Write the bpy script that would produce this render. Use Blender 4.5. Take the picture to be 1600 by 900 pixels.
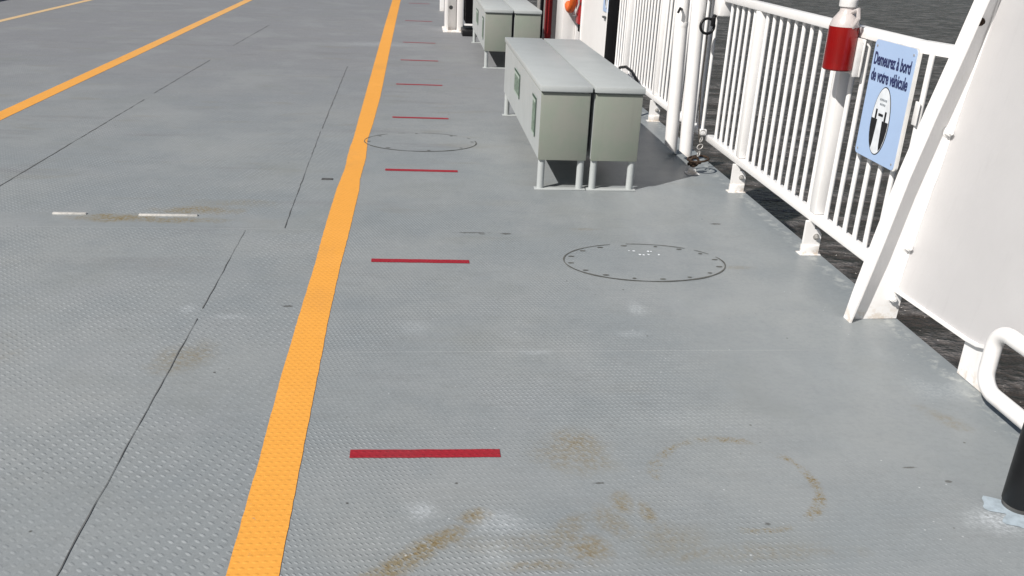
import bpy, bmesh, math, random
from mathutils import Vector, Matrix, Euler
random.seed(7)
R = math.radians
scene = bpy.context.scene
for o in list(bpy.data.objects): bpy.data.objects.remove(o)
COL = scene.collection

# ------------------------------------------------------------------ camera
CAM_H = 1.55
pitch, yaw, roll, FPX = R(22.369), R(6.706), R(2.756), 1378.2
F = Vector((math.sin(yaw)*math.cos(pitch), math.cos(yaw)*math.cos(pitch), -math.sin(pitch)))
r0 = Vector((math.cos(yaw), -math.sin(yaw), 0)); u0 = r0.cross(F)
rr = r0*math.cos(roll)+u0*math.sin(roll); uu = -r0*math.sin(roll)+u0*math.cos(roll)
cam_d = bpy.data.cameras.new('camera'); cam = bpy.data.objects.new('camera', cam_d); COL.objects.link(cam)
m = Matrix((rr, uu, -F)).transposed().to_4x4(); m.translation = (0, 0, CAM_H)
cam.matrix_world = m
cam_d.sensor_width = 36; cam_d.lens = FPX/1600*36; cam_d.clip_end = 3000; cam_d.clip_start = 0.05
scene.camera = cam

# ------------------------------------------------------------------ light
to_sun = Vector((-0.84, -0.667, 1.0)).normalized()
elev = math.asin(to_sun.z); az = math.atan2(to_sun.x, to_sun.y)
w = bpy.data.worlds.new('World'); scene.world = w; w.use_nodes = True
wn = w.node_tree; wn.nodes.clear()
wo = wn.nodes.new('ShaderNodeOutputWorld'); bg = wn.nodes.new('ShaderNodeBackground'); sk = wn.nodes.new('ShaderNodeTexSky')
sk.sky_type = 'NISHITA'; sk.sun_disc = False; sk.sun_elevation = elev; sk.sun_rotation = az
sk.air_density = 1.0; sk.dust_density = 2.0; sk.ozone_density = 0.6
bg.inputs['Strength'].default_value = 0.05
wn.links.new(sk.outputs[0], bg.inputs[0]); wn.links.new(bg.outputs[0], wo.inputs[0])
sl = bpy.data.lights.new('sun', 'SUN'); sl.energy = 5.0; sl.angle = R(0.53); sl.color = (1.0, 0.955, 0.90)
so = bpy.data.objects.new('sun', sl); COL.objects.link(so)
so.rotation_euler = (-to_sun).to_track_quat('-Z', 'Y').to_euler(); so.location = to_sun*30
vs = scene.view_settings
vs.view_transform = 'Standard'; vs.look = 'None'; vs.exposure = 0.03; vs.gamma = 1; vs.use_curve_mapping = False
scene.cycles.filter_width = 1.5

# ------------------------------------------------------------------ node helpers
class N:
    """a shader value that builds Math nodes through operators"""
    def __init__(s, t, v): s.t = t; s.v = v
    def _m(s, op, *a, clamp=False):
        n = s.t.nodes.new('ShaderNodeMath'); n.operation = op; n.use_clamp = clamp
        for i, x in enumerate((s,)+a):
            x = x.v if isinstance(x, N) else x
            if isinstance(x, (int, float)): n.inputs[i].default_value = x
            else: s.t.links.new(x, n.inputs[i])
        return N(s.t, n.outputs[0])
    def __add__(s, o): return s._m('ADD', o)
    __radd__ = __add__
    def __sub__(s, o): return s._m('SUBTRACT', o)
    def __rsub__(s, o): return (s*-1)+o
    def __mul__(s, o): return s._m('MULTIPLY', o)
    __rmul__ = __mul__
    def __truediv__(s, o): return s._m('DIVIDE', o)
    def abs(s): return s._m('ABSOLUTE')
    def sqrt(s): return s._m('SQRT')
    def frac(s): return s._m('FRACT')
    def floor(s): return s._m('FLOOR')
    def mod(s, o): return s._m('FLOORED_MODULO', o)
    def max(s, o): return s._m('MAXIMUM', o)
    def min(s, o): return s._m('MINIMUM', o)
    def clamp(s): return s._m('ADD', 0.0, clamp=True)
    def ramp(s, a, b):          # smoothstep from a to b, a may be above b
        n = s.t.nodes.new('ShaderNodeMapRange'); n.interpolation_type = 'SMOOTHSTEP'
        s.t.links.new(s.v, n.inputs['Value'])
        if a < b: n.inputs['From Min'].default_value = a; n.inputs['From Max'].default_value = b; n.inputs['To Min'].default_value = 0; n.inputs['To Max'].default_value = 1
        else: n.inputs['From Min'].default_value = b; n.inputs['From Max'].default_value = a; n.inputs['To Min'].default_value = 1; n.inputs['To Max'].default_value = 0
        return N(s.t, n.outputs['Result'])

def new_mat(name):
    m = bpy.data.materials.new(name); m.use_nodes = True
    t = m.node_tree; b = t.nodes['Principled BSDF']
    return m, t, b
def coords(t):
    tc = t.nodes.new('ShaderNodeNewGeometry'); sp = t.nodes.new('ShaderNodeSeparateXYZ')
    t.links.new(tc.outputs['Position'], sp.inputs[0])
    return tc.outputs['Position'], N(t, sp.outputs[0]), N(t, sp.outputs[1]), N(t, sp.outputs[2])
def noise(t, vec, scale, detail=3, rough=.5, stretch=None, off=(0, 0, 0)):
    mp = t.nodes.new('ShaderNodeMapping'); t.links.new(vec, mp.inputs[0])
    if stretch: mp.inputs['Scale'].default_value = stretch
    mp.inputs['Location'].default_value = off
    n = t.nodes.new('ShaderNodeTexNoise'); n.inputs['Scale'].default_value = scale
    n.inputs['Detail'].default_value = detail; n.inputs['Roughness'].default_value = rough
    t.links.new(mp.outputs[0], n.inputs['Vector'])
    return N(t, n.outputs['Fac'])
def mix(t, fac, a, b):
    n = t.nodes.new('ShaderNodeMix'); n.data_type = 'RGBA'
    if isinstance(fac, N): t.links.new(fac.v, n.inputs[0])
    else: n.inputs[0].default_value = fac
    for i, x in ((6, a), (7, b)):
        if isinstance(x, tuple): n.inputs[i].default_value = (*x[:3], 1)
        else: t.links.new(x, n.inputs[i])
    return n.outputs[2]
def bump(t, h, strength, dist, prev=None):
    n = t.nodes.new('ShaderNodeBump')
    if isinstance(strength, N): t.links.new(strength.v, n.inputs['Strength'])
    else: n.inputs['Strength'].default_value = strength
    n.inputs['Distance'].default_value = dist
    t.links.new(h.v, n.inputs['Height'])
    if prev: t.links.new(prev, n.inputs['Normal'])
    return n.outputs[0]

def paint(name, col, col2=None, rough=.4, scale=6, dirt=.0, dirtcol=(.25, .16, .08), bumps=.12, low=False, metallic=0):
    m, t, b = new_mat(name)
    pos, X, Y, Z = coords(t)
    c2 = col2 or tuple(c*.88 for c in col)
    n1 = noise(t, pos, scale, 5, .6)
    c = mix(t, n1.ramp(.35, .7), col, c2)
    n3 = noise(t, pos, 14, 4, .6, (2.4, 2.4, .22), (3, 1, 7))         # vertical run marks
    c = mix(t, n3.ramp(.56, .8)*.22, c, tuple(x*.72 for x in col))
    if dirt:
        n2 = noise(t, pos, 42, 5, .7, None, (5, 2, 1))
        msk = n2.ramp(.60, .74)*dirt
        if low: msk = msk + Z.ramp(.09, .0)*noise(t, pos, 25, 4, .6).ramp(.44, .62)*.55
        c = mix(t, msk.clamp(), c, dirtcol)
    t.links.new(c, b.inputs['Base Color'])
    t.links.new((n1*.22+(rough-.1)).v, b.inputs['Roughness'])
    b.inputs['Metallic'].default_value = metallic
    h = noise(t, pos, 70, 3, .5) + noise(t, pos, 7, 2, .5)*2.0
    t.links.new(bump(t, h, bumps, .004), b.inputs['Normal'])
    return m

# the deck: tread plate on the left and middle, thickly painted smooth plate by the rail
def deck_material(name='deck_paint', tread_only=False):
    m, t, b = new_mat(name)
    pos, X, Y, Z = coords(t)
    big = noise(t, pos, .9, 4, .55); mid = noise(t, pos, 4.5, 5, .6, None, (3, 3, 0)); fine = noise(t, pos, 45, 4, .65)
    # raised bars: one direction (left plates)
    def bars(sx, sy, ang, lx, ly, shift, flip=False):
        u = X/sx; row = (Y/sy).floor(); u = u + row*shift
        cu = u.frac()-.5; cv = (Y/sy).frac()-.5
        a = cu*sx; c_ = cv*sy
        if flip:
            par = (u.floor()+row).mod(2.0)*2.0-1.0
            a = a*par
        ca, sa = math.cos(ang), math.sin(ang)
        p = (a*ca + c_*sa)/lx; q = (c_*ca - a*sa)/ly
        return (p*p+q*q).sqrt().ramp(1.05, .25)
    hl = bars(.0345, .0255, R(-38), .0130, .0060, -.18)
    hr = bars(.0170, .0225, R(-44), .0098, .0040, .5)
    ci = (X/.0345-(Y/.0255).floor()*.18).floor()*7.13+(Y/.0255).floor()*3.71
    tip = (ci._m('SINE')*4375.5).frac()
    left = X.ramp(-.40, -.46)
    tread = hl*left + hr*(1-left)
    smooth = (X + (mid-.5)*.35).ramp(.92, 1.28)
    smooth = smooth*(1-((Y*1.0-2.25+(X-1.7)*.9).ramp(.06, -.28))*.4)
    band = ((Y-4.66).abs().ramp(.14, .09))*X.ramp(-.60, -.66)*.8           # ground-down strip beside the lashing slots
    worn = noise(t, pos, 1.7, 4, .6, None, (9, 1, 0)).ramp(.36, .62)
    amp = (1-smooth*.95)*(1-band)*(worn*.65+.35)
    # colour
    c = mix(t, big.ramp(.3, .72), (.236, .262, .276), (.286, .304, .306))
    c = mix(t, X.ramp(-.3, -1.2)*Y.ramp(5, 3)*.30, c, (.300, .325, .335))
    c = mix(t, mid.ramp(.40, .75)*.45, c, (.205, .231, .247))
    c = mix(t, noise(t, pos, 2.1, 5, .62, None, (1, 7, 0)).ramp(.48, .72)*.40, c, (.290, .306, .318))
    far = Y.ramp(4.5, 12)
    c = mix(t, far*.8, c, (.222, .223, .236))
    st = noise(t, pos, 1.6, 5, .62, (.38, 1.9, 1), (4, 4, 0))                # crosswise traffic smears
    c = mix(t, st.ramp(.55, .72)*(X.ramp(.8, .2))*Y.ramp(2.5, 6)*.62, c, (.185, .185, .190))
    c = mix(t, noise(t, pos, 3.0, 4, .6, (.5, 1.6, 1), (8, 4, 0)).ramp(.56, .72)*(Y.ramp(3.5, 7)*.35+.10), c, (.22, .215, .185))
    c = mix(t, fine.ramp(.40, .78)*.34, c, (.165, .18, .187))
    c = mix(t, noise(t, pos, 150, 3, .7, None, (1, 2, 9)).ramp(.52, .70)*(1-smooth*.5)*.38, c, (.15, .16, .162))
    c = mix(t, noise(t, pos, 130, 3, .7, None, (6, 2, 3)).ramp(.58, .72)*(1-smooth*.6)*.45, c, (.40, .425, .44))
    c = mix(t, noise(t, pos, 11, 5, .7, (.5, 1.4, 1), (3, 2, 5)).ramp(.50, .68)*.28, c, (.205, .218, .222))
    c = mix(t, tread*amp*(tip*.34+.14)*(noise(t, pos, 3.7, 3, .6, None, (5, 5, 0)).ramp(.35, .65)*.8+.2), c, (.48, .51, .53))                        # worn paint plus light highlights put into the colour of the raised bars
    # long smudges and clean streaks on the painted plate
    run = noise(t, pos, 3.4, 4, .55, (1.5, .5, 1), (0, 9, 0))
    c = mix(t, (smooth*.30), c, (.215, .240, .252))
    c = mix(t, noise(t, pos, 1.1, 5, .6, (1, 1, 1), (12, 3, 0)).ramp(.50, .64)*.30, c, (.300, .318, .322))
    c = mix(t, noise(t, pos, 1.5, 5, .6, (1, 1, 1), (2, 13, 0)).ramp(.54, .66)*.28, c, (.215, .232, .228))
    c = mix(t, run.ramp(.52, .72)*smooth*.35, c, (.295, .322, .334))
    # blobs: (x, y, rx, ry, rot, amount)
    def blob(x, y, rx, ry, ang=0):
        ca, sa = math.cos(R(ang)), math.sin(R(ang))
        dx = X-x; dy = Y-y
        p = (dx*ca+dy*sa)/rx; q = (dy*ca-dx*sa)/ry
        return (p*p+q*q).sqrt()
    rust_n = noise(t, pos, 48, 5, .75, None, (2, 2, 2)); rust_w = noise(t, pos, 9, 3, .6, None, (6, 2, 2))
    rust = None
    for (x, y, rx, ry, a, k) in [(.02, 1.92, .20, .045, 38, 1.0), (-.06, 1.84, .13, .05, 38, .9), (.16, 2.05, .06, .04, 20, .8),
                                 (.52, 2.42, .10, .10, 0, .62), (.45, 2.30, .07, .05, 0, .35), (.46, 1.90, .09, .07, 50, .7), (.60, 2.10, .04, .07, 0, .6),
                                 (.74, 1.86, .10, .03, 20, .35), (.665, 2.05, .03, .06, 0, .75), (.33, 1.84, .14, .03, 0, .5), (.50, 2.36, .16, .14, 0, .42), (.56, 2.0, .06, .12, 25, .40), (.42, 1.97, .05, .13, -35, .45), (.70, 1.92, .12, .10, 0, .30), (.30, 1.93, .25, .06, 0, .28), (.95, 1.86, .3, .05, 0, .28),
                                 (1.86, 2.55, .05, .12, 30, .35), (.93, 4.60, .10, .03, 0, .3), (1.62, 4.02, .10, .04, 0, .28),
                                 (-1.60, 4.71, .26, .085, 0, .9), (-1.68, 4.74, .09, .05, 0, 1.1), (-1.30, 4.68, .32, .06, 0, .7), (-1.22, 4.86, .28, .10, 0, .75), (-1.05, 5.0, .3, .10, 0, .3), (-.86, 3.05, .16, .12, 60, .45), (-1.75, 3.1, .3, .2, 0, .35)]:
        v = (blob(x, y, rx, ry, a)+(rust_w-.5)*1.3).ramp(1.15, .15)*k
        rust = v if rust is None else rust.max(v)
    def arc(cx, cy, ra, rb, wdt, lo_x, hi_x, lo_y, hi_y, k):
        d = (blob(cx, cy, ra, rb)-1.0).abs()/wdt
        g = X.ramp(lo_x-.03, lo_x+.03)*X.ramp(hi_x+.03, hi_x-.03)*Y.ramp(lo_y-.04, lo_y+.04)*Y.ramp(hi_y+.04, hi_y-.04)
        return (d+(rust_w-.5)*2.6).ramp(1.1, .1)*g*(k*1.5)*noise(t, pos, 120, 3, .7).ramp(.38, .58)*noise(t, pos, 7, 3, .6, None, (1, 8, 3)).ramp(.36, .56)
    rust = rust.max(arc(.98, 2.20, .245, .235, .10, .70, 1.10, 2.22, 2.50, .62)).max(arc(.98, 2.19, .245, .235, .09, 1.10, 1.30, 2.00, 2.34, .80)).max(arc(.98, 2.19, .245, .235, .06, .92, 1.12, 1.9, 2.02, .45))
    c = mix(t, (rust*(rust_n.ramp(.36, .60)*.85+.12)*(1-tread*amp*.35)*1.15).clamp(), c, (.205, .165, .088))
    c = mix(t, (rust*rust_n.ramp(.54, .68)*.65).clamp(), c, (.13, .085, .045))
    pale = None
    for (x, y, rx, ry, k) in [(.02, 2.08, .07, .05, 1), (.25, 2.02, .10, .07, .7), (.22, 1.90, .06, .08, .5), (.97, 3.50, .05, .09, .6), (.46, 3.08, .08, .03, .5), (.0, 3.32, .09, .1, .3),
                              (1.70, 1.97, .12, .07, 1.4), (.9, 3.25, .07, .05, .4), (-.95, 3.5, .05, .05, .5), (-.77, 3.42, .1, .03, .5), (-.5, 12.2, .5, .3, .5), (1.0, 2.55, .3, .1, .25), (1.95, 2.75, .15, .1, .4)]:
        v = (blob(x, y, rx, ry)+(rust_w-.5)*1.5).ramp(1.25, .1)*k
        pale = v if pale is None else pale.max(v)
    c = mix(t, (pale*(noise(t, pos, 70, 4, .75).ramp(.40, .60)*.45+.12+tread*.25)).clamp(), c, (.50, .54, .57))
    edge = ((X-2.075).abs().ramp(.06, .0))*noise(t, pos, 16, 4, .65).ramp(.46, .62)*.55
    c = mix(t, edge, c, (.50, .52, .50))
    c = mix(t, ((Y-3.09).abs().ramp(.006, .001))*X.ramp(-.35, -.2)*X.ramp(1.75, 1.5)*.2, c, (.42, .44, .45))
    c = mix(t, ((Y-4.55).abs().ramp(.008, .001))*X.ramp(-.5, -.6)*.22, c, (.40, .42, .43))
    # black spots and white chips
    def specks(scale, r_, keep, off):
        v = t.nodes.new('ShaderNodeTexVoronoi'); v.inputs['Scale'].default_value = scale
        mp = t.nodes.new('ShaderNodeMapping'); t.links.new(pos, mp.inputs[0]); mp.inputs['Location'].default_value = off
        t.links.new(mp.outputs[0], v.inputs['Vector'])
        sp = t.nodes.new('ShaderNodeSeparateXYZ'); t.links.new(v.outputs['Color'], sp.inputs[0])
        return N(t, v.outputs['Distance']).ramp(r_, r_*.4)*N(t, sp.outputs[0]).ramp(keep, keep+.02)
    c = mix(t, specks(7, .050, .62, (0, 0, 0))*.85, c, (.07, .07, .065))
    c = mix(t, specks(22, .10, .93, (3, 5, 0))*.6, c, (.10, .10, .09))
    c = mix(t, specks(42, .17, .90, (7, 1, 0))*noise(t, pos, 2.2, 3, .6, None, (2, 8, 3)).ramp(.42, .6)*X.ramp(-.9, .1)*Y.ramp(5.0, 3.4)*.75, c, (.55, .58, .60))
    dark = None
    for (x, y, rx, ry) in [(.485, 4.51, .035, .02), (.30, 4.52, .10, .012), (1.72, 4.72, .035, .02), (1.572, 2.25, .03, .006), (.355, 4.50, .02, .01), (-.545, 3.53, .03, .012), (1.66, 2.17, .012, .008), (1.0, 1.985, .012, .008), (.55, 2.20, .02, .006)]:
        v = (blob(x, y, rx, ry)+(fine-.5)*2.2).ramp(1.1, .4)
        dark = v if dark is None else dark.max(v)
    c = mix(t, dark*.8, c, (.08, .08, .075))
    t.links.new(c, b.inputs['Base Color'])
    t.links.new((mid*.16+fine*.12+.42-smooth*.17+rust*.2).v, b.inputs['Roughness'])
    b.inputs['Specular IOR Level'].default_value = .3
    n1 = bump(t, tread, amp*(left*-.08+.92), .0016)
    n2 = bump(t, noise(t, pos, 5, 2, .5, (1, .5, 1))*1.0+fine*.05, .32, .010, n1)
    t.links.new(n2, b.inputs['Normal'])
    return m

def line_paint(name, col, worn, tread_bump=.6):
    m, t, b = new_mat(name)
    pos, X, Y, Z = coords(t)
    n = noise(t, pos, 30, 5, .65); n2 = noise(t, pos, 3, 4, .6)
    c = mix(t, n.ramp(.45, .75)*.4, col, tuple(x*.82 for x in col))
    c = mix(t, n2.ramp(.5, .8)*.35, c, tuple(min(1, x*1.12+.02) for x in col))
    c = mix(t, Y.ramp(6, 18)*X.ramp(-2, -3)*.55, c, (.70, .46, .20))
    c = mix(t, noise(t, pos, 1.7, 4, .6, (1.5, .8, 1), (7, 2, 0)).ramp(.52, .70)*.30, c, tuple(x*.70+.03 for x in col))
    c = mix(t, noise(t, pos, 55, 5, .7, None, (3, 0, 0)).ramp(.62, .72)*noise(t, pos, 2.5, 3, .6, None, (1, 1, 4)).ramp(.42, .62)*worn, c, (.22, .21, .19))
    t.links.new(c, b.inputs['Base Color']); b.inputs['Roughness'].default_value = .55
    u = X/.024; row = (Y/.0240).floor(); u = u-row*.3
    p = (u.frac()-.5)*.024/.0095; q = ((Y/.0240).frac()-.5)*.0240/.0062
    t.links.new(bump(t, (p*p+q*q).sqrt().ramp(1.05, .2)+n*.25, tread_bump, .0016), b.inputs['Normal'])
    return m

def simple(name, col, rough=.5, metallic=0, var=.15, scale=20, trans=0, alpha=1, spec=.5):
    m, t, b = new_mat(name)
    pos, X, Y, Z = coords(t)
    n = noise(t, pos, scale, 4, .6)
    t.links.new(mix(t, n.ramp(.35, .7), col, tuple(x*(1-var) for x in col)), b.inputs['Base Color'])
    t.links.new((n*.2+(rough-.1)).v, b.inputs['Roughness'])
    b.inputs['Metallic'].default_value = metallic; b.inputs['Transmission Weight'].default_value = trans
    b.inputs['Specular IOR Level'].default_value = spec
    return m

def water_material():
    m, t, b = new_mat('river_water')
    pos, X, Y, Z = coords(t)
    a = noise(t, pos, 1.5, 5, .62, (.55, 1.0, 1)); d = noise(t, pos, 4.0, 4, .6, (.8, 1.3, 1), (4, 2, 0)); e = noise(t, pos, .35, 3, .5)
    f_ = (a*.65+d*.35)
    t.links.new(mix(t, f_.ramp(.44, .60), (.046, .040, .036), (.145, .136, .133)), b.inputs['Base Color'])  # light and dark of the ripples' sky reflection put into base colour
    b.inputs['Roughness'].default_value = .16; b.inputs['IOR'].default_value = 1.33
    t.links.new(bump(t, a*1.0+d*.30+e*.8, 1.0, .55), b.inputs['Normal'])
    return m

def seam_material():
    m, t, b = new_mat('seam_line'); pos, X, Y, Z = coords(t)
    n = noise(t, pos, 9, 4, .6)
    c = mix(t, n.ramp(.35, .65), (.075, .078, .078), (.14, .145, .146))
    t.links.new(mix(t, Y.ramp(4, 7)*.8, c, (.150, .155, .158)), b.inputs['Base Color']); b.inputs['Roughness'].default_value = .9
    return m
M = dict(
    seamline=seam_material(),
    deck=deck_material(),
    white=paint('white_paint', (.88, .87, .86), (.84, .83, .82), .36, 5, .22, (.55, .44, .32), .08, True),
    panel=paint('white_bulwark_paint', (.545, .54, .545), (.515, .51, .515), .42, 2.5, .04, (.5, .42, .34), .10),
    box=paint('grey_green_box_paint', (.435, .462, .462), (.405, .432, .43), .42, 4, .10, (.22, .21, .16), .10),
    boxend_shaded=paint('grey_green_box_end_shaded', (.238, .249, .218), (.215, .246, .205), .6, 5, .12, (.22, .21, .16), .10),  # greener end paint, also darkened for the weaker light on the ends
    yellow=line_paint('yellow_line_paint', (.80, .365, .060), .55),
    pale=line_paint('worn_yellow_line_paint', (.62, .48, .30), .75),
    red=line_paint('red_tape', (.31, .013, .024), .25, .8),
    ringdirt_boltshade=simple('hatch_gap_dirt_and_bolt_shade', (.115, .118, .108), .9, 0, .45, 14),
    seam=simple('seam_dirt', (.098, .102, .103), .9, 0, .5, 9),
    hull=simple('hull_paint', (.03, .03, .035), .5),
    water=water_material(),
    black=simple('black_rubber', (.006, .006, .007), .4, spec=.35),
    void=simple('black_recess_and_fittings', (.004, .004, .005), .9, spec=.1),
    rust=simple('rusty_steel', (.060, .036, .022), .8, .3, .6, 60),
    galv=simple('galvanised_steel', (.50, .49, .47), .5, .5, .3, 60),
    slot=simple('worn_bright_steel', (.72, .70, .66), .4, .3, .25, 40),
    blue=simple('blue_sign_face', (.41, .55, .79), .35, 0, .05, 5),
    signw=simple('white_sign_board', (.78, .77, .75), .4),
    navy=simple('navy_ink', (.025, .035, .12), .5),
    ink=simple('black_ink', (.012, .012, .014), .5),
    greyink=simple('grey_ink', (.22, .25, .28), .5),
    whiteink=simple('white_ink', (.80, .84, .88), .45),
    soap=simple('red_soap', (.22, .003, .003), .22, 0, .2, 8),
    frost=simple('frosted_plastic', (.78, .72, .70), .35, 0, .08, 8, .35),
    plastic=simple('white_plastic', (.80, .79, .78), .35),
    green=simple('green_label', (.20, .27, .215), .6, 0, .5, 40),
    labeledge=simple('dark_green_edge', (.045, .085, .06), .6),
    labelw=simple('white_label', (.40, .47, .42), .6),
    orange=simple('orange_ring', (.75, .13, .02), .5),
    redp=simple('red_gloss_paint', (.46, .018, .02), .4),
    dgrey=simple('dark_grey_paint', (.085, .08, .083), .6),
    rope=simple('dark_rope', (.06, .05, .04), .9),
    bluepatch=simple('pale_blue_primer', (.42, .50, .56), .55, 0, .25, 30),
)

# ------------------------------------------------------------------ mesh helpers
def obj(name, bm, mat, parent=None, smooth=False):
    me = bpy.data.meshes.new(name); bmesh.ops.recalc_face_normals(bm, faces=bm.faces); bm.to_mesh(me); bm.free()
    me.materials.append(mat)
    if smooth:
        for p in me.polygons: p.use_smooth = True
        me.set_sharp_from_angle(angle=R(38))
    o = bpy.data.objects.new(name, me); COL.objects.link(o)
    if parent: o.parent = parent
    return o
def box(bm, x0, x1, y0, y1, z0, z1, bev=.002):
    b2 = bmesh.new()
    bmesh.ops.create_cube(b2, size=1)
    for v in b2.verts:
        v.co = Vector(((x0+x1)/2+v.co.x*(x1-x0), (y0+y1)/2+v.co.y*(y1-y0), (z0+z1)/2+v.co.z*(z1-z0)))
    if bev: bmesh.ops.bevel(b2, geom=list(b2.edges), offset=bev, segments=2, profile=.5, affect='EDGES')
    merge(bm, b2)
def merge(bm, b2, mat=None):
    vm = {}
    for v in b2.verts: vm[v] = bm.verts.new(mat @ v.co if mat else v.co)
    for f in b2.faces:
        try: bm.faces.new([vm[v] for v in f.verts])
        except ValueError: pass
    b2.free()
def tube(bm, pts, r, seg=14, caps=True, closed=False):
    pts = [Vector(p) for p in pts]; n = len(pts); rings = []
    rad = r if isinstance(r, (list, tuple)) else [r]*n
    up = None
    for i, p in enumerate(pts):
        if closed: d = pts[(i+1) % n]-pts[i-1]
        else: d = pts[min(i+1, n-1)]-pts[max(i-1, 0)]
        d.normalize()
        if up is None:
            up = d.orthogonal().normalized()
        else:
            up = (up-d*up.dot(d)).normalized()
        s = d.cross(up)
        rings.append([bm.verts.new(p+(up*math.cos(a)+s*math.sin(a))*rad[i]) for a in (2*math.pi*k/seg for k in range(seg))])
    for i in range(n if closed else n-1):
        a, b_ = rings[i], rings[(i+1) % n]
        off = 0
        if closed and i == n-1:      # close with the best matching vertex
            off = min(range(seg), key=lambda k: (b_[k].co-a[0].co).length)
        for k in range(seg): bm.faces.new((a[k], a[(k+1) % seg], b_[(k+1+off) % seg], b_[(k+off) % seg]))
    if caps and not closed:
        bm.faces.new(rings[0][::-1]); bm.faces.new(rings[-1])
def prism(bm, pts, d):
    """closed polygon pts (3D) extruded by vector d"""
    d = Vector(d); a = [bm.verts.new(Vector(p)) for p in pts]; b_ = [bm.verts.new(Vector(p)+d) for p in pts]
    n = len(a)
    bm.faces.new(a); bm.faces.new(b_[::-1])
    for i in range(n): bm.faces.new((a[i], b_[i], b_[(i+1) % n], a[(i+1) % n]))
def lathe(bm, prof, c, seg=32):
    rings = []
    for (r_, z) in prof: rings.append([bm.verts.new((c[0]+r_*math.cos(2*math.pi*k/seg), c[1]+r_*math.sin(2*math.pi*k/seg), c[2]+z)) for k in range(seg)])
    for a, b_ in zip(rings, rings[1:]):
        for k in range(seg): bm.faces.new((a[k], a[(k+1) % seg], b_[(k+1) % seg], b_[k]))
    bm.faces.new(rings[0][::-1]); bm.faces.new(rings[-1])
def hexbolt(bm, c, axis, r=.014, h=.014):
    axis = Vector(axis).normalized(); q = axis.to_track_quat('Z', 'Y').to_matrix().to_4x4(); q.translation = Vector(c)
    b2 = bmesh.new(); bmesh.ops.create_cone(b2, cap_ends=True, segments=6, radius1=r, radius2=r*.92, depth=h); merge(bm, b2, q)
    b2 = bmesh.new(); bmesh.ops.create_cone(b2, cap_ends=True, segments=16, radius1=r*1.35, radius2=r*1.3, depth=.003); merge(bm, b2, q @ Matrix.Translation((0, 0, -h/2)))
    b2 = bmesh.new(); bmesh.ops.create_cone(b2, cap_ends=True, segments=10, radius1=r*.5, radius2=r*.45, depth=h*.9); merge(bm, b2, q @ Matrix.Translation((0, 0, h*.7)))
def tag(o, label, cat, group=None):
    o['label'] = label; o['category'] = cat
    if group: o['group'] = group
    return o
def struct(o): o['kind'] = 'structure'; return o
def thing(name, label, cat, loc=(0, 0, 0), group=None):
    o = bpy.data.objects.new(name, None); COL.objects.link(o); o.location = loc; o.empty_display_size = .1
    return tag(o, label, cat, group)
def rebase(o, loc):
    """keep a parentless mesh in place but put its origin at loc"""
    loc = Vector(loc); o.data.transform(Matrix.Translation(-loc)); o.location = loc
def settle(root):
    """shift children built in world coordinates so that they sit under the empty"""
    L = Vector(root.location)
    for ch in root.children: ch.data.transform(Matrix.Translation(-L))
    for ch in root.children:
        for g in ch.children: g.data.transform(Matrix.Translation(-L))
def part(name, mat, parent, build, smooth=False):
    bm = bmesh.new(); build(bm); return obj(name, bm, mat, parent, smooth)
def copy_tree(o, parent=None):
    c = o.copy(); COL.objects.link(c); c.parent = parent
    for ch in o.children: copy_tree(ch, c)
    return c

# ------------------------------------------------------------------ the setting
def deck_build(bm):
    box(bm, -8.1, 2.135, -4, 26, -.09, 0, 0)
struct(part('deck', M['deck'], None, deck_build))
struct(part('hull', M['hull'], None, lambda bm: box(bm, -8.0, 2.10, -4.2, 26.2, -3.2, -.092, 0)))
def water_build(bm):
    vs_ = [bm.verts.new(p) for p in ((-900, -900, -2.6), (900, -900, -2.6), (900, 900, -2.6), (-900, 900, -2.6))]; bm.faces.new(vs_)
struct(part('water', M['water'], None, water_build))

# long seams between the deck plates, hand-wobbly
def seam(bm, pts, w_):
    prev = None
    for i, (x, y) in enumerate(pts):
        ww = w_*random.uniform(.25, 1.0)/2; dx = random.uniform(-.0022, .0022)
        cur = (bm.verts.new((x+dx-ww, y, .0022)), bm.verts.new((x+dx+ww, y, .0022)))
        if prev: bm.faces.new((prev[0], prev[1], cur[1], cur[0]))
        prev = cur
def run(x0, y0, x1, y1, step=.07):
    n = max(2, int(abs(y1-y0)/step)); return [(x0+(x1-x0)*i/n, y0+(y1-y0)*i/n) for i in range(n+1)]
def seams_build(bm):
    seam(bm, run(-.888, 1.3, -.892, 3.40), .0048); seam(bm, run(-.893, 3.50, -.896, 4.52), .0045)
    seam(bm, run(-.70, 4.56, -.742, 6.9), .006); seam(bm, run(-.742, 7.0, -.775, 10.2), .009)
    seam(bm, run(-2.44, 4.9, -2.36, 8.0), .010); seam(bm, run(-2.36, 8.3, -2.30, 10.4), .012)
    seam(bm, run(-2.28, 11.6, -2.2, 14.0), .012)
struct(part('deck_seams', M['seamline'], None, seams_build))

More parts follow.
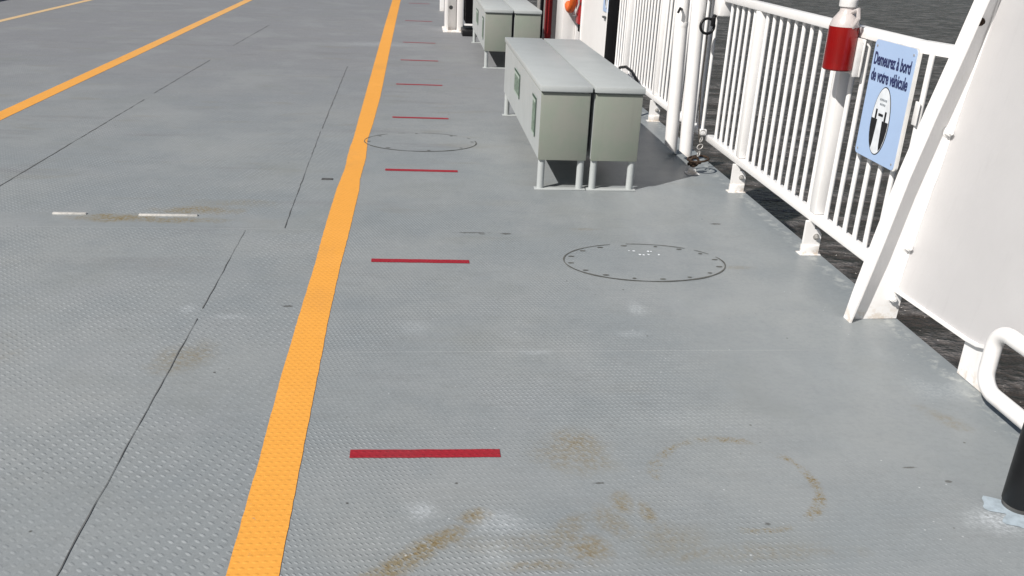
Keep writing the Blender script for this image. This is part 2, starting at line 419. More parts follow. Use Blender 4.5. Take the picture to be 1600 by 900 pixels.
# yellow lane lines, edges as uneven as the brushwork in the photograph
def strip(bm, rows, z):
    prev = None
    for (y, xl, xr) in rows:
        cur = (bm.verts.new((xl, y, z)), bm.verts.new((xr, y, z)))
        if prev: bm.faces.new((prev[0], prev[1], cur[1], cur[0]))
        prev = cur
def dens(rows, step=.035, jit=.0011):
    out = []
    for (a, b_) in zip(rows, rows[1:]):
        n = max(1, int((b_[0]-a[0])/step))
        for i in range(n):
            f = i/n; out.append((a[0]+(b_[0]-a[0])*f, a[1]+(b_[1]-a[1])*f+random.uniform(-jit, jit), a[2]+(b_[2]-a[2])*f+random.uniform(-jit, jit)))
    out.append(rows[-1]); return out
main_rows = [(1.2, -.474, -.342), (1.84, -.475, -.343), (2.4, -.477, -.350), (2.84, -.485, -.355), (3.39, -.487, -.362), (4.0, -.484, -.362), (4.43, -.489, -.356),
             (5.0, -.489, -.352), (5.32, -.488, -.350), (5.55, -.482, -.360), (5.80, -.474, -.356), (6.10, -.481, -.351), (6.40, -.483, -.360), (6.60, -.478, -.367), (6.76, -.477, -.366), (7.24, -.480, -.354), (8.45, -.484, -.340), (11.5, -.494, -.345), (15, -.505, -.345), (19.3, -.508, -.340), (25.8, -.50, -.35)]
o = part('lane_line', M['yellow'], None, lambda bm: strip(bm, dens(main_rows), .0017)); tag(o, 'bold yellow painted line beside the red tape strips, nearest of the three lane lines', 'painted line', 'yellow lane lines'); rebase(o, (-.43, 5, 0))
o = part('lane_line', M['yellow'], None, lambda bm: strip(bm, dens([(3, -3.29, -3.15), (7.1, -3.285, -3.150), (10.5, -3.27, -3.13), (18, -3.26, -3.12), (25.8, -3.25, -3.12)]), .0017)); tag(o, 'bright yellow painted line crossing the upper left of the deck, the middle one of three', 'painted line', 'yellow lane lines'); rebase(o, (-3.17, 12, 0))
o = part('lane_line', M['pale'], None, lambda bm: strip(bm, dens([(8, -5.81, -5.70), (13.3, -5.80, -5.69), (17, -5.76, -5.65), (25.8, -5.75, -5.65)]), .0017)); tag(o, 'worn pale yellow line in the top left corner, farthest from the benches', 'painted line', 'yellow lane lines'); rebase(o, (-5.73, 15, 0))

# red distancing tape
tapes = [(2.375, -.204, .266, .046, 'red tape strip in the foreground, longest and nearest of the row'),
         (4.08, -.219, .260, .046, 'second red tape strip from the foreground, left of the near oval hatch'),
         (5.79, -.208, .274, .050, 'third red tape strip, just in front of the far oval hatch'),
         (7.50, -.205, .268, .050, 'fourth red tape strip, just behind the far oval hatch'),
         (9.14, -.209, .258, .050, 'fifth red tape strip, level with the back of the near storage boxes'),
         (10.83, -.193, .252, .050, 'sixth red tape strip, level with the front of the far storage boxes'),
         (12.49, -.19, .25, .042, 'faint seventh red tape strip, level with the far end of the far boxes'),
         (15.3, -.196, .248, .055, 'eighth red tape strip, beyond the white column, second from the top'),
         (18.66, -.17, .25, .055, 'thin farthest red tape strip at the top of the photo')]
for (y, xa, xb, wd, lab) in tapes:
    def tb(bm):
        pr = None; n = 10
        for i in range(n+1):
            x = xa+(xb-xa)*i/n; j = random.uniform(-.0012, .0012)
            j -= (x-.03)*.022; cur = (bm.verts.new((x, y-wd/2+j, .0020)), bm.verts.new((x, y+wd/2+j, .0020)))
            if pr: bm.faces.new((pr[0], cur[0], cur[1], pr[1]))
            pr = cur
    o = part('tape_strip', M['red'], None, tb); tag(o, lab, 'tape strip', 'red distancing tape strips across the walkway'); rebase(o, (.03, y, 0))

# oval hatches
def hatch(cx, cy, ra, rb, label, brk, marks):
    root = thing('deck_hatch', label, 'hatch', (cx, cy, 0), 'oval access hatches flush in the deck')
    def cover(bm):
        n = 96; top = [bm.verts.new((cx+ra*math.cos(2*math.pi*k/n), cy+rb*math.sin(2*math.pi*k/n), .0009)) for k in range(n)]; bm.faces.new(top)
    part('cover', M['deck'], root, cover)
    def ring(bm):
        n = 260; pr = None
        for k in range(n+1):
            a = 2*math.pi*k/n
            wv = .5+.5*math.sin(a*9+brk*2)*math.sin(a*4.3+brk); front = .5-.5*math.sin(a)
            wd = .0018+.0050*max(0, wv)*(.35+.65*front)+random.uniform(0, .0008)
            if math.sin(a) > .2 and wv < brk*.42: wd = 0
            if wd <= 0: pr = None; continue
            cur = (bm.verts.new((cx+(ra-wd)*math.cos(a), cy+(rb-wd)*math.sin(a), .0030)), bm.verts.new((cx+(ra+wd)*math.cos(a), cy+(rb+wd*1.1)*math.sin(a), .0030)))
            if pr: bm.faces.new((pr[0], pr[1], cur[1], cur[0]))
            pr = cur
    part('gap_ring', M['ringdirt_boltshade'], root, ring)
    for k in range(16):
        if brk > .8 and k % 2: continue
        a = 2*math.pi*(k+.3+random.uniform(-.12, .12))/16
        def bolt(bm, a=a):
            x, y = cx+(ra-.030)*math.cos(a), cy+(rb-.028)*math.sin(a); rx = random.uniform(.011, .019); n = 10
            bm.faces.new([bm.verts.new((x+rx*math.cos(2*math.pi*j/n)*random.uniform(.8, 1.1), y+.007*math.sin(2*math.pi*j/n), .0034)) for j in range(n)])
        part('bolt_shade', M['ringdirt_boltshade'], root, bolt)  # flat dark dashes drawn for the shadows at the bolts
    if marks:
        for (dx, dy, s) in [(-.02, .155, 1), (.055, .15, .9), (.07, .148, .7), (.0, .10, 1), (.02, .097, .8), (.045, .10, 1), (.10, .098, .9), (-.045, .158, .6)]:
            def mk(bm, x=cx+dx, y=cy+dy, s=s, n=8): bm.faces.new([bm.verts.new((x+.009*s*math.cos(2*math.pi*j/n)*random.uniform(.5, 1.2), y+.011*s*math.sin(2*math.pi*j/n)*random.uniform(.5, 1.2), .0036)) for j in range(n)])
            part('paint_mark', M['whiteink'], root, mk)
    settle(root)
hatch(1.150, 4.09, .413, .265, 'oval hatch cover with small white marks, in front of the storage boxes', .55, True)
hatch(.03, 6.62, .42, .30, 'faint oval hatch outline touching the bold yellow line', .95, False)

# lashing slots in the deck
for (xa, xb, y, lab) in [(-1.95, -1.775, 4.765, 'short bright steel lashing slot at the left edge of the rusty streak'), (-1.50, -1.19, 4.755, 'long bright steel lashing slot at the right of the rusty streak')]:
    o = part('lashing_slot', M['slot'], None, lambda bm: box(bm, xa, xb, y-.009, y+.011, -.02, .009, .004), True)
    tag(o, lab, 'deck fitting', 'lashing slots flush in the deck'); rebase(o, (xa, y, 0))
o = part('drain_slot', M['seam'], None, lambda bm: box(bm, -.600, -.530, 5.52, 5.556, -.01, .004, .001)); tag(o, 'small dark drain slot left of the bold yellow line', 'drain'); rebase(o, (-.565, 5.54, 0))

# ------------------------------------------------------------------ storage boxes
def storage_box(x0, x1, y0, label):
    L_ = 2.37; y1 = y0+L_; root = thing('storage_box', label, 'storage box', ((x0+x1)/2, y0, 0), 'grey steel storage boxes along the walkway')
    part('body', M['boxend_shaded'], root, lambda bm: box(bm, x0, x1, y0, y1, .195, .614, .004), True)
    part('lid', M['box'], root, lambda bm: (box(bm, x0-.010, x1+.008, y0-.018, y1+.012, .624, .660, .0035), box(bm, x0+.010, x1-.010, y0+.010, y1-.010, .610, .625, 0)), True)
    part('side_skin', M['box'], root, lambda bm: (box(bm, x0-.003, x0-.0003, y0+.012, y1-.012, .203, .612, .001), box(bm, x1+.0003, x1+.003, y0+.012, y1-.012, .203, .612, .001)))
    for yy in (y0+.035, y1-.035):
        for xx in (x0+.026, x1-.026):
            part('leg', M['box'], root, lambda bm, xx=xx, yy=yy: tube(bm, [(xx, yy, .001), (xx, yy, .198)], .0225, 16), True)
    for yy in (y0+.035, y1-.035):
        part('foot_bar', M['box'], root, lambda bm, yy=yy: box(bm, x0-.012, x1+.012, yy-.032, yy+.026, .0, .009, .003), True)
    return root
def box_labels(root, x0, y0):
    # two framed green labels on the walkway side of the left box
    for (ya, yb, za, zb) in [(y0+.19, y0+.36, .30, .545), (y0+1.15, y0+1.50, .36, .535)]:
        p = part('label_plate', M['labelw'], root, lambda bm: box(bm, x0-.009, x0-.0035, ya, yb, za, zb, .002))
        part('green_pictogram', M['green'], p, lambda bm: (box(bm, x0-.0115, x0-.0095, ya+.03, yb-.03, za+.02, zb-.035, 0),
                                                            ))
        part('label_edge', M['labeledge'], p, lambda bm: (box(bm, x0-.0115, x0-.0095, ya-.004, yb+.004, zb-.012, zb+.004, 0), box(bm, x0-.0115, x0-.0095, ya-.006, ya+.006, za, zb-.013, 0)))
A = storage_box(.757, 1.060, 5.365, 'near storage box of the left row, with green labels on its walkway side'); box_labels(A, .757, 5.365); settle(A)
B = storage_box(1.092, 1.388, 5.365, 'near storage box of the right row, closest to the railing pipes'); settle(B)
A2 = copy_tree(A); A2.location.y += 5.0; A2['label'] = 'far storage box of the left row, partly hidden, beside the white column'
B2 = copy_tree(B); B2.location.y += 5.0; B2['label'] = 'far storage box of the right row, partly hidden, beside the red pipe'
for o in (A2, B2): o.location.x += .012

# ------------------------------------------------------------------ railings
RX = 2.082
def railing(y0, y1, posts, skip, label, z_b=.185, z_t=1.135, bar0=None):
    root = thing('railing', label, 'railing', (RX, y0, 0), 'white deck edge railings')
    if y0 < 4:
        def tr(bm):
            box(bm, RX-.030, RX+.030, y0+.16, y1, z_t, z_t+.048, .006)
            prism(bm, [(RX-.030, y0+.161, z_t), (RX+.030, y0+.161, z_t), (2.170, y0-.015, z_t), (2.118, y0-.015, z_t)], (0, 0, .048))
        part('top_rail', M['white'], root, tr, True)
        part('rail_collar', M['white'], root, lambda bm: box(bm, 2.036, 2.128, 6.070, 6.20, 1.035, 1.20, .012), True)
    else: part('top_rail', M['white'], root, lambda bm: box(bm, RX-.030, RX+.030, y0, y1, z_t, z_t+.048, .006), True)
    part('bottom_rail', M['white'], root, lambda bm: box(bm, RX-.032, RX+.028, y0, y1, z_b, z_b+.044, .006), True)
    for yp in posts:
        p = part('post', M['white'], root, lambda bm: box(bm, 2.050, 2.116, yp-.034, yp+.034, z_b+.046, z_t-.002, .005), True)
        def foot(bm, yp=yp):
            prism(bm, [(2.036, yp+.02, .004), (2.118, yp+.02, .004), (2.128, yp+.02, .03), (2.128, yp+.02, .11), (2.112, yp+.02, .135), (2.085, yp+.02, .14), (2.080, yp+.02, z_b-.002), (2.036, yp+.02, z_b-.002)], (0, -.020, 0))
            box(bm, 2.035, 2.124, yp-.010, yp+.030, 0, .050, .003); box(bm, 2.020, 2.133, yp-.022, yp+.040, 0, .004, 0)
        f = part('foot', M['white'], p, foot, True)
        part('bolt', M['galv'], p, lambda bm: hexbolt(bm, (2.100, yp-.008, .098), (0, -1, 0), .013, .014))
    k = 0; yb = y0+.035 if bar0 is None else bar0
    while yb < y1-.02:
        if all(abs(yb-yp) > .062 for yp in posts):
            part('bar', M['white'], root, lambda bm: tube(bm, [(RX, yb, z_b+.040), (RX, yb, z_t+.004)], .0122, 10, False), True)
        yb += .1065
    settle(root); return root
railing(3.425, 6.06, [4.226, 5.395], (), 'white barred railing carrying the blue notice and the red jug, by the sloping stay', bar0=3.485)
railing(6.22, 9.36, [7.60, 8.85], (), 'white barred railing behind the paired pipes and near boxes', bar0=6.245)

# ------------------------------------------------------------------ bulwark with its sloping stay
def px_(z): return 2.099 + max(0, z-.14)*.124
bw = thing('bulwark', 'large plain white bulwark plate with sloping stay at the right edge', 'bulwark', (2.11, 3.40, 0))
def plate(bm):
    th = .010
    def quadstrip(polys):
        for poly in polys:
            prism(bm, [(px_(z), y, z) for (y, z) in poly], (th, 0, 0))
    prism(bm, [(px_(z), y, z) for (y, z) in [(3.398, .140), (2.86, .160), (2.79, .168), (2.735, .185), (2.700, .215), (2.685, .26), (2.68, .288), (3.398, .288)]], (th, 0, 0))
    prism(bm, [(px_(z), y, z) for (y, z) in [(1.50, .165), (1.50, .288), (-.5, .288), (-.5, .165)]], (th, 0, 0))
    zs = [.318+.002, .6, .9, 1.2, 1.5]
    for a, b_ in zip(zs, zs[1:]):
        pass
    prism(bm, [(px_(.288), 3.398, .288), (px_(1.5), 3.398, 1.5), (px_(1.5), -.5, 1.5), (px_(.288), -.5, .288)], (th, 0, 0))
part('plate', M['panel'], bw, plate)
def lip(bm):
    path = [(3.396, .134), (2.86, .154), (2.79, .162), (2.735, .179), (2.700, .209), (2.685, .25)]
    for (a, b_) in zip(path, path[1:]):
        prism(bm, [(2.090, a[0], a[1]), (2.090, b_[0], b_[1]), (2.090, b_[0], b_[1]+.012), (2.090, a[0], a[1]+.012)], (.030, 0, 0))
part('bottom_lip', M['white'], bw, lip)
def web(bm):
    prof = [(1.888, .0), (1.905, .12), (1.945, .36), (1.998, .66), (2.055, .92), (2.115, 1.172), (2.157, 1.36), (2.19, 1.5)]
    pts = [(x+.014, 3.395, z) for x, z in prof] + [(px_(1.5)-.001, 3.392, 1.5), (px_(.32)-.001, 3.392, .32), (2.100, 3.392, .14), (2.132, 3.392, .115), (2.128, 3.392, .004)]
    prism(bm, pts, (0, .010, 0))
st = part('stay_web', M['white'], bw, web)
def flange(bm):
    prof = [(1.888, .0), (1.905, .12), (1.945, .36), (1.998, .66), (2.055, .92), (2.115, 1.172), (2.157, 1.36), (2.19, 1.5)]
    ring = []
    for (x, z) in prof:
        yn = 3.352 if z < .05 else (3.340 if z < .2 else 3.330); x += .010
        ring.append([bm.verts.new(p) for p in ((x-.005, yn, z), (x+.003, yn, z), (x+.003, 3.415, z), (x-.005, 3.415, z))])
    for a, b_ in zip(ring, ring[1:]):
        for k in range(4): bm.faces.new((a[k], a[(k+1) % 4], b_[(k+1) % 4], b_[k]))
    bm.faces.new(ring[0]); bm.faces.new(ring[-1])
part('stay_flange', M['white'], bw, flange)
for (x, z) in [(2.085, .105), (2.103, .345), (2.165, .845)]:
    part('bolt', M['white'], bw, lambda bm: hexbolt(bm, (x, 3.382, z), (0, -1, 0), .017, .020))
part('stay_bolt', M['rust'], bw, lambda bm: hexbolt(bm, (2.195, 3.384, 1.28), (0, -1, 0), .012, .012))
part('foot_plate', M['white'], bw, lambda bm: box(bm, 2.112, 2.122, 2.70, 2.885, .001, .170, .003))
def weld(bm):
    pts = [(px_(z)-.003, 3.388+random.uniform(-.002, .002), z) for z in [.15+i*.045 for i in range(30)]]
    tube(bm, pts, [random.uniform(.003, .006) for _ in pts], 8)
part('weld_bead', M['white'], bw, weld, True)
settle(bw)

# tubular guard in front of the freeing port
def guard(bm):
    r_ = .070; y_a, y_b, z_a, z_b = 2.655, 1.55, .066, .300; pts = []
    for (cy, cz, a0) in [(y_a-r_, z_b-r_, 0), (y_a-r_, z_a+r_, -90), (y_b+r_, z_a+r_, -180), (y_b+r_, z_b-r_, -270)]:
        for k in range(7):
            a = R(a0+90-k*15); pts.append((2.060, cy+r_*math.cos(a), cz+r_*math.sin(a)))
    tube(bm, pts, .029, 18, closed=True)
g = thing('tube_guard', 'rounded white tube loop low over the deck edge at the right border', 'guard rail', (2.06, 2.1, 0))
part('loop', M['white'], g, guard, True)
for yy in (2.30, 1.8): part('bracket', M['white'], g, lambda bm: box(bm, 2.050, 2.120, yy-.03, yy+.03, .001, .055, .004))
settle(g)

# black bollard
b_ = thing('bollard', 'black rubber covered bollard on pale blue primer at the bottom right', 'bollard', (1.802, 2.035, 0))
part('sleeve', M['black'], b_, lambda bm: lathe(bm, [(.044, .014), (.050, .022), (.050, .40), (.046, .425), (.030, .435)], (1.802, 2.035, 0), 32), True)
part('collar', M['seam'], b_, lambda bm: lathe(bm, [(.046, .0), (.047, .012), (.043, .015)], (1.802, 2.035, 0), 32), True)
def patch(bm):
    n = 40; vsx = []
    for k in range(n):
        a = 2*math.pi*k/n; r_ = .085+.028*math.sin(a*3+1)+.016*math.sin(a*7)+random.uniform(-.006, .006)
        vsx.append(bm.verts.new((1.79+r_*1.15*math.cos(a), 2.005+r_*.75*math.sin(a), .003)))
    bm.faces.new(vsx)
part('primer_patch', M['bluepatch'], b_, patch)
settle(b_)

# ------------------------------------------------------------------ paired pipes
def pipe(cx, cy, lean, label, seam_z=None):
    root = thing('pipe', label, 'pipe', (cx, cy, 0), 'white vertical pipes standing before the railing')
    def pb(bm):
        seg = 28; r_ = .0485; rings = []
        for z in (0, .4, .8, 1.2, 1.9):
            ring = []
            for k in range(seg):
                a = 2*math.pi*k/seg; x = cx+r_*math.cos(a); y = cy+r_*math.sin(a)
                zz = z if z else max(.0, .035-(x-cx)*.72)
                ring.append(bm.verts.new((x-lean*z, y, zz)))
            rings.append(ring)
        for a_, c_ in zip(rings, rings[1:]):
            for k in range(seg): bm.faces.new((a_[k], a_[(k+1) % seg], c_[(k+1) % seg], c_[k]))
        bm.faces.new(rings[0][::-1]); bm.faces.new(rings[-1])
    part('tube', M['white'], root, pb, True)
    if seam_z: part('coupling', M['white'], root, lambda bm: lathe(bm, [(.0492, 0), (.0500, .004), (.0500, .03), (.0492, .034)], (cx-lean*seam_z, cy, seam_z), 28), True)
    settle(root)
pipe(1.905, 6.40, .028, 'left one of the two thick white pipes behind the near boxes', .93)
pipe(1.968, 6.22, .030, 'right one of the two thick white pipes, behind the black ring')
# black ring hung on the pipe, rope below
rg = thing('hanging_ring', 'black ring hung by a strap against the right white pipe', 'ring', (1.975, 6.12, .96))
def torus(bm, c, r_, w_, ux, uy, n=28):
    ux = Vector(ux).normalized(); uy = Vector(uy).normalized(); c = Vector(c)
    tube(bm, [c+(ux*math.cos(2*math.pi*k/n)+uy*math.sin(2*math.pi*k/n))*r_ for k in range(n)], w_, 10, closed=True)
part('ring', M['black'], rg, lambda bm: torus(bm, (1.985, 6.13, .965), .050, .0095, (1, .1, 0), (0, .1, 1)), True)
part('strap', M['black'], rg, lambda bm: tube(bm, [(2.015, 6.13, 1.00), (2.035, 6.15, 1.03), (2.07, 6.22, 1.035)], [.012, .014, .008], 8), True)
part('buckle', M['black'], rg, lambda bm: box(bm, 2.005, 2.035, 6.11, 6.135, .965, 1.025, .006), True)
part('rope', M['rope'], rg, lambda bm: tube(bm, [(1.993, 6.14, .915), (2.000, 6.15, .80), (1.998, 6.15, .6), (2.006, 6.14, .4), (2.012, 6.10, .22), (2.02, 6.05, .12)], .0045, 8), True)
settle(rg)
hk = part('pipe_hook', M['black'], None, lambda bm: (tube(bm, [(1.86, 6.36, 1.05), (1.835, 6.32, 1.06), (1.82, 6.31, 1.03)], .009, 8),), True); tag(hk, 'small black hook on the upper left of the paired pipes', 'hook'); rebase(hk, (1.83, 6.3, 1.0))

# rusty shackle on its pad eye, chain up to the rail
sh = thing('shackle', 'rusty shackle ring and short chain on a white pad eye below the pipes', 'shackle', (1.905, 5.83, 0))
def padeye(bm):
    prism(bm, [(1.875, 5.83, .0), (1.945, 5.83, .0), (1.925, 5.83, .045), (1.915, 5.83, .06), (1.895, 5.83, .06), (1.885, 5.83, .045)], (0, .014, 0)); box(bm, 1.865, 1.955, 5.80, 5.875, 0, .006, .002)
part('pad_eye', M['white'], sh, padeye)
part('ring', M['rust'], sh, lambda bm: torus(bm, (1.950, 5.86, .100), .074, .0075, (1, .1, .10), (0, 1, .02)), True)
part('bow', M['rust'], sh, lambda bm: torus(bm, (1.915, 5.835, .085), .030, .009, (.2, .3, 1), (1, .0, 0)), True)
part('pin', M['rust'], sh, lambda bm: tube(bm, [(1.87, 5.82, .072), (1.965, 5.85, .078)], .012, 10), True)
for i in range(4):
    f = i/3; c_ = (1.955+.055*f, 5.88+.14*f, .13+.12*f)
    part('chain_link', M['galv'], sh, lambda bm: torus(bm, c_, .019, .0040, (.4, .3, 1), (1, 0, 0) if i % 2 else (0, 1, 0), 14), True)
settle(sh)

# ------------------------------------------------------------------ blue notice
def text_mesh(s, size, font_scale_x, bold=0.0):
    cu = bpy.data.curves.new('t', 'FONT'); cu.body = s; cu.size = size; cu.align_x = 'CENTER'; cu.offset = bold; cu.extrude = .0006
    ob = bpy.data.objects.new('t', cu); COL.objects.link(ob); bpy.context.view_layer.update()
    me = bpy.data.meshes.new_from_object(ob.evaluated_get(bpy.context.evaluated_depsgraph_get()))
    bpy.data.objects.remove(ob); bpy.data.curves.remove(cu)
    me.transform(Matrix.Diagonal((font_scale_x, 1, 1, 1))); return me
def notice(xf, yc, z0, wd, ht, label):
    """a board in the YZ plane whose face looks to -X; local u runs towards the camera (-Y)"""
    root = thing('notice', label, 'notice', (xf, yc, z0), 'blue health notices on the white rail and wall')
    fr = Matrix(((0, 0, -1, 0), (-1, 0, 0, 0), (0, 1, 0, 0), (0, 0, 0, 1)))       # (u, v, w) -> (-w, -u, v)
    def P(u, v, w_=0): return (fr @ Vector((u, v, w_)))
    def rrect(u0, u1, v0, v1, r_, w0, w1, bm):
        pts = []
        for (cu, cv, a0) in [(u1-r_, v1-r_, 0), (u0+r_, v1-r_, 90), (u0+r_, v0+r_, 180), (u1-r_, v0+r_, 270)]:
            for k in range(6): a = R(a0+k*18); pts.append(P(cu+r_*math.cos(a), cv+r_*math.sin(a), w0))
        prism(bm, pts, Vector(P(0, 0, w1))-Vector(P(0, 0, w0)))
    h = wd/2
    brd = part('board', M['signw'], root, lambda bm: rrect(-h, h, 0, ht, .022, -.010, -.0005, bm))
    part('blue_face', M['blue'], brd, lambda bm: rrect(-h+.001, h-.018, .001, ht-.004, .020, 0, .0012, bm))
    cu = -.012
    for s, v, sc in (('Demeurez à bord', ht-.108, .62), ('de votre véhicule', ht-.178, .62)):
        me = text_mesh(s, .074, sc, .0018)
        ws = [v_.co.x for v_ in me.vertices]; wtot = max(ws)-min(ws); k = .318/wtot
        me.transform(Matrix.Diagonal((k, 1, 1, 1))); me.transform(Matrix.Translation((cu, v, .0024))); me.transform(fr)
        me.materials.append(M['navy']); o = bpy.data.objects.new('lettering', me); COL.objects.link(o); o.parent = root
    # oval pictogram
    oc, ov, oa, ob_ = cu-.004, ht*.345, .080, .150
    def egg(bm, a_, b2, w0, w1):
        pts = []
        for k in range(48):
            t_ = 2*math.pi*k/48; vv = math.sin(t_); pts.append(P(oc+a_*math.cos(t_)*(1-.06*vv), ov+b2*vv, w0))
        prism(bm, pts, Vector(P(0, 0, w1))-Vector(P(0, 0, w0)))
    pic = part('pictogram', M['ink'], root, lambda bm: egg(bm, oa, ob_, .0014, .0022))
    part('oval', M['whiteink'], pic, lambda bm: egg(bm, oa-.0045, ob_-.0045, .0024, .0032))
    def doors(bm):
        for s in (-1, 1):
            pts = [(.022, .005), (.074, .005), (.073, -.03), (.066, -.07), (.052, -.108), (.036, -.126), (.030, -.10), (.026, -.05)]
            pts = [P(oc+s*a, ov+b2, .0034) for a, b2 in pts]
            if s < 0: pts = pts[::-1]
            prism(bm, pts, Vector(P(0, 0, .001)))
        for (u0, u1, v0, v1) in [(-.020, .020, .022, .033), (-.048, -.034, .006, .048), (.034, .048, .006, .048)]:
            prism(bm, [P(oc+u0, ov+v0, .0034), P(oc+u1, ov+v0, .0034), P(oc+u1, ov+v1, .0034), P(oc+u0, ov+v1, .0034)], Vector(P(0, 0, .001)))
    part('symbol', M['ink'], pic, doors)
    def smalltext(bm):
        for v0, n, u0 in ((.088, 5, -.030), (.068, 4, -.024)):
            for k in range(n):
                u = u0+k*.0125; prism(bm, [P(oc+u, ov+v0, .0034), P(oc+u+.0085, ov+v0, .0034), P(oc+u+.0085, ov+v0+.009, .0034), P(oc+u, ov+v0+.009, .0034)], Vector(P(0, 0, .0006)))
    part('fine_print', M['greyink'], pic, smalltext)
    for (u, v) in [(-h+.025, ht-.03), (h-.04, ht-.03), (h-.04, .025), (-h+.025, .025)]:
        part('screw', M['galv'], root, lambda bm: prism(bm, [P(u+.005*math.cos(a), v+.005*math.sin(a), .0014) for a in [k*math.pi/4 for k in range(8)]], Vector(P(0, 0, .002))))
    return root
notice(2.046, 3.704, .637, .378, .518, 'blue notice reading Demeurez à bord de votre véhicule on the near railing')
notice(2.078, 10.02, .700, .385, .545, 'small far blue notice on the white wall, cut off by the top edge')

# small tag tied to a bar
tg = part('tie_tag', M['plastic'], None, lambda bm: box(bm, 2.060, 2.066, 3.462, 3.498, .850, .948, .003), True); tag(tg, 'small blank white tag tied to a bar right of the blue notice', 'tag'); rebase(tg, (2.065, 3.56, .84))

# ------------------------------------------------------------------ sanitiser jug
jg = thing('dispenser_jug', 'jug of red liquid with a white pump held on the railing top', 'dispenser', (1.975, 4.16, .975))
C_ = (1.985, 4.10, .982)
part('liquid_body', M['soap'], jg, lambda bm: lathe(bm, [(.064, .0), (.069, .006), (.069, .194), (.0685, .198)], C_, 36), True)
part('shoulder', M['frost'], jg, lambda bm: lathe(bm, [(.0675, .1982), (.066, .208), (.058, .232), (.043, .252), (.034, .266), (.032, .2855)], C_, 36), True)
pm = part('pump', M['plastic'], jg, lambda bm: lathe(bm, [(.040, .286), (.041, .290), (.041, .318), (.034, .324), (.016, .328), (.014, .38), (.022, .384), (.022, .402), (.012, .408)], C_, 28), True)
part('spout', M['plastic'], pm, lambda bm: tube(bm, [(1.985, 4.10, 1.356), (1.99, 4.04, 1.356), (1.992, 4.0, 1.342)], [.012, .010, .007], 10), True)
part('handle', M['frost'], jg, lambda bm: tube(bm, [(1.995, 4.07, 1.245), (2.0, 4.02, 1.262), (2.0, 4.01, 1.225), (1.995, 4.04, 1.18)], .010, 10), True)
part('holder', M['plastic'], jg, lambda bm: (box(bm, 2.040, 2.0485, 3.985, 4.20, .965, 1.135, .003), box(bm, 2.012, 2.0385, 3.990, 3.996, .965, 1.125, .002)), True)
settle(jg)

# ------------------------------------------------------------------ far end of the walkway
o = part('dark_recess', M['void'], None, lambda bm: box(bm, 2.075, 2.16, 9.40, 9.93, .02, 1.75, .012), True); tag(o, 'tall black slab added for the shadowed recess between the railing and the white wall', 'dark_recess'); rebase(o, (2.06, 9.65, 0))  # black slab added in place of a shadowed recess
wl = thing('wall_locker', 'flat white steel wall with the far notice, behind the near boxes', 'wall', (2.1, 10.7, 0))
part('panel', M['white'], wl, lambda bm: box(bm, 2.085, 2.22, 9.95, 11.55, 0, 2.2, .006))
part('stiffener', M['white'], wl, lambda bm: (box(bm, 2.070, 2.084, 11.50, 11.55, 0, 2.2, .003), box(bm, 2.073, 2.084, 9.95, 9.985, 0, 2.2, .003)))
part('shelf_clip', M['seam'], wl, lambda bm: box(bm, 2.055, 2.084, 9.80+.16, 10.12, .635, .655, .002))
settle(wl)
hs = part('hose', M['black'], None, lambda bm: tube(bm, [(2.0, 8.95, .02), (2.0, 8.9, .18), (2.0, 8.76, .29), (2.0, 8.5, .335), (2.0, 8.25, .33), (2.0, 8.02, .285), (2.0, 7.88, .18), (2.0, 7.82, .03)], .014, 12), True); tag(hs, 'black hose arched between the near box and the railing', 'hose'); rebase(hs, (2.0, 8.4, 0))

# fire and rescue point
pst = thing('rescue_cabinet', 'white steel cabinet post with the orange lifebuoy, beyond the white wall', 'cabinet', (2.02, 12.1, 0))
part('case', M['white'], pst, lambda bm: box(bm, 1.925, 2.10, 12.1, 12.65, 0, 1.9, .008), True)
part('edge_angle', M['white'], pst, lambda bm: box(bm, 2.103, 2.16, 12.06, 12.14, 0, .55, .004))
settle(pst)
lb = thing('lifebuoy', 'orange lifebuoy seen edge-on beside the red hose case', 'lifebuoy', (2.0, 11.95, .88))
part('ring', M['orange'], lb, lambda bm: tube(bm, [(1.99, 11.95+.30*math.cos(2*math.pi*k/32), .855+.30*math.sin(2*math.pi*k/32)) for k in range(32)], .048, 14, closed=True), True)
part('grab_line', M['white'], lb, lambda bm: tube(bm, [(2.045+.012*math.sin(k*2.3), 11.88+.31*math.cos(2*math.pi*k/24)*(1+.1*math.sin(k*1.6)), .83+.34*math.sin(2*math.pi*k/24)) for k in range(24)], .012, 8, closed=True), True)
settle(lb)
rc = thing('hose_case', 'dark red fire hose case on the end of the white wall', 'hose case', (2.12, 11.85, .3))
part('case', M['redp'], rc, lambda bm: box(bm, 2.062, 2.20, 11.62, 11.86, .40, 1.45, .01), True)
part('bracket', M['void'], rc, lambda bm: box(bm, 2.09, 2.18, 11.64, 11.82, .30, .415, .006))
settle(rc)
o = part('grey_panel', M['dgrey'], None, lambda bm: box(bm, 1.90, 2.18, 13.4, 13.5, 0, 2.0, .005)); tag(o, 'dark grey upright panel between the red pipe and the white cabinet', 'panel'); rebase(o, (2.0, 13.45, 0))
rp = thing('fire_main', 'upright red pipe between the far boxes and the lifebuoy', 'pipe', (1.86, 13.0, 0))
part('tube', M['redp'], rp, lambda bm: tube(bm, [(1.865, 13.0, 0), (1.868, 13.0, 1.9)], .050, 16), True)
part('flange', M['redp'], rp, lambda bm: (lathe(bm, [(.075, .0), (.075, .02), (.05, .024)], (1.865, 13.0, 0), 20), lathe(bm, [(.055, .0), (.055, .03), (.04, .034)], (1.865, 13.0, .12), 20)), True)
settle(rp)
bp_ = thing('black_pole', 'thin black pole on a small foot beside the red pipe', 'pole', (1.76, 12.9, 0))
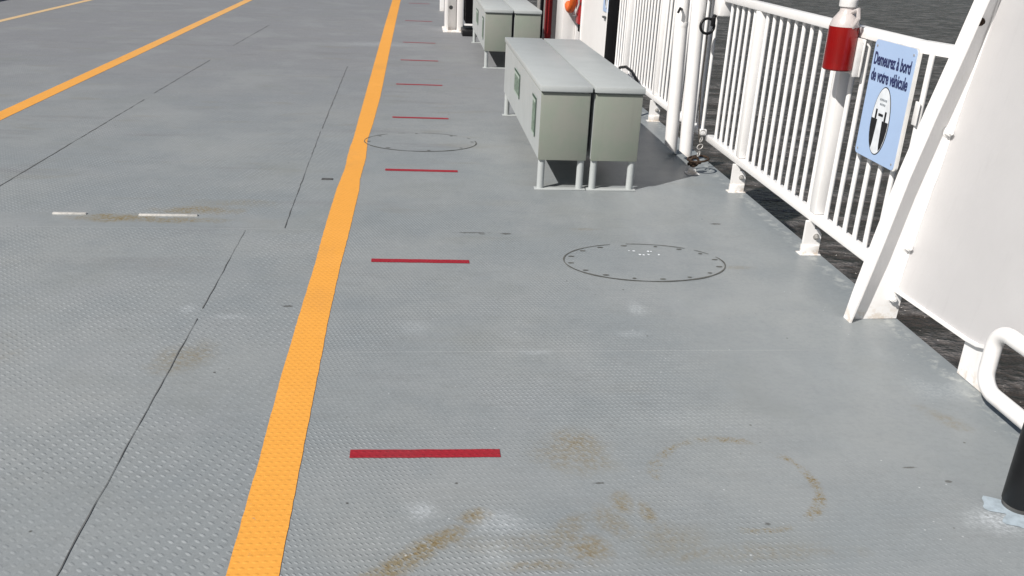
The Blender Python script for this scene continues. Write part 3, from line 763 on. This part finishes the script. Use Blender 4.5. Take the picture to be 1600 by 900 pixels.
part('shaft', M['void'], bp_, lambda bm: tube(bm, [(1.752, 12.9, 0), (1.752, 12.9, 1.9)], .022, 14), True)
part('foot', M['void'], bp_, lambda bm: lathe(bm, [(.055, 0), (.055, .05), (.03, .06)], (1.765, 12.9, 0), 18), True)
settle(bp_)
o = part('support_post', M['galv'], None, lambda bm: (box(bm, 1.665, 1.70, 12.75, 12.8, 0, 1.9, .004), box(bm, 1.802, 1.82, 13.05, 13.1, 0, 1.9, .004)), True); tag(o, 'pale thin channel post just right of the far boxes', 'post'); rebase(o, (1.7, 12.8, 0))

# white column and black locker at the top
cl = thing('white_column', 'white steel column with a bolt, standing left of the far boxes', 'column', (.56, 14.2, 0))
part('web', M['white'], cl, lambda bm: box(bm, .475, .60, 14.10, 14.14, 0, 2.2, .004))
part('flange', M['white'], cl, lambda bm: box(bm, .425, .470, 13.95, 14.50, 0, 2.2, .006), True)
part('flange', M['white'], cl, lambda bm: box(bm, .605, .690, 13.88, 14.45, 0, 2.2, .006), True)
part('base_plate', M['white'], cl, lambda bm: box(bm, .39, .75, 13.82, 14.5, 0, .018, .004))
part('bolt', M['seam'], cl, lambda bm: (hexbolt(bm, (.515, 14.09, .34), (0, -1, 0), .022, .02), hexbolt(bm, (.515, 14.09, .52), (0, -1, 0), .02, .02)))
settle(cl)
bl = thing('black_locker', 'black locker on a dark base between the white column and far boxes', 'locker', (.80, 13.6, 0))
part('door', M['void'], bl, lambda bm: box(bm, .715, 1.10, 13.62, 14.2, .16, 1.9, .008))
part('ledge', M['white'], bl, lambda bm: box(bm, .70, 1.10, 13.55, 13.62, .135, .158, .004))
part('base', M['black'], bl, lambda bm: box(bm, .66, 1.10, 13.40, 14.1, 0, .085, .012), True)
settle(bl)
o = part('far_post', M['white'], None, lambda bm: box(bm, .42, .50, 17.2, 17.3, 0, 1.8, .005)); tag(o, 'slim white post behind the white column at the top edge', 'post'); rebase(o, (.46, 17.25, 0))

# port side bulwark, just outside the picture
pb_ = thing('port_bulwark', 'white bulwark along the far left side of the car deck', 'bulwark', (-7.85, 10, 0))
part('plate', M['panel'], pb_, lambda bm: box(bm, -7.86, -7.84, -4, 26, 0, 1.1, .003))
part('cap_rail', M['white'], pb_, lambda bm: box(bm, -7.91, -7.79, -4, 26, 1.103, 1.15, .008))
settle(pb_)
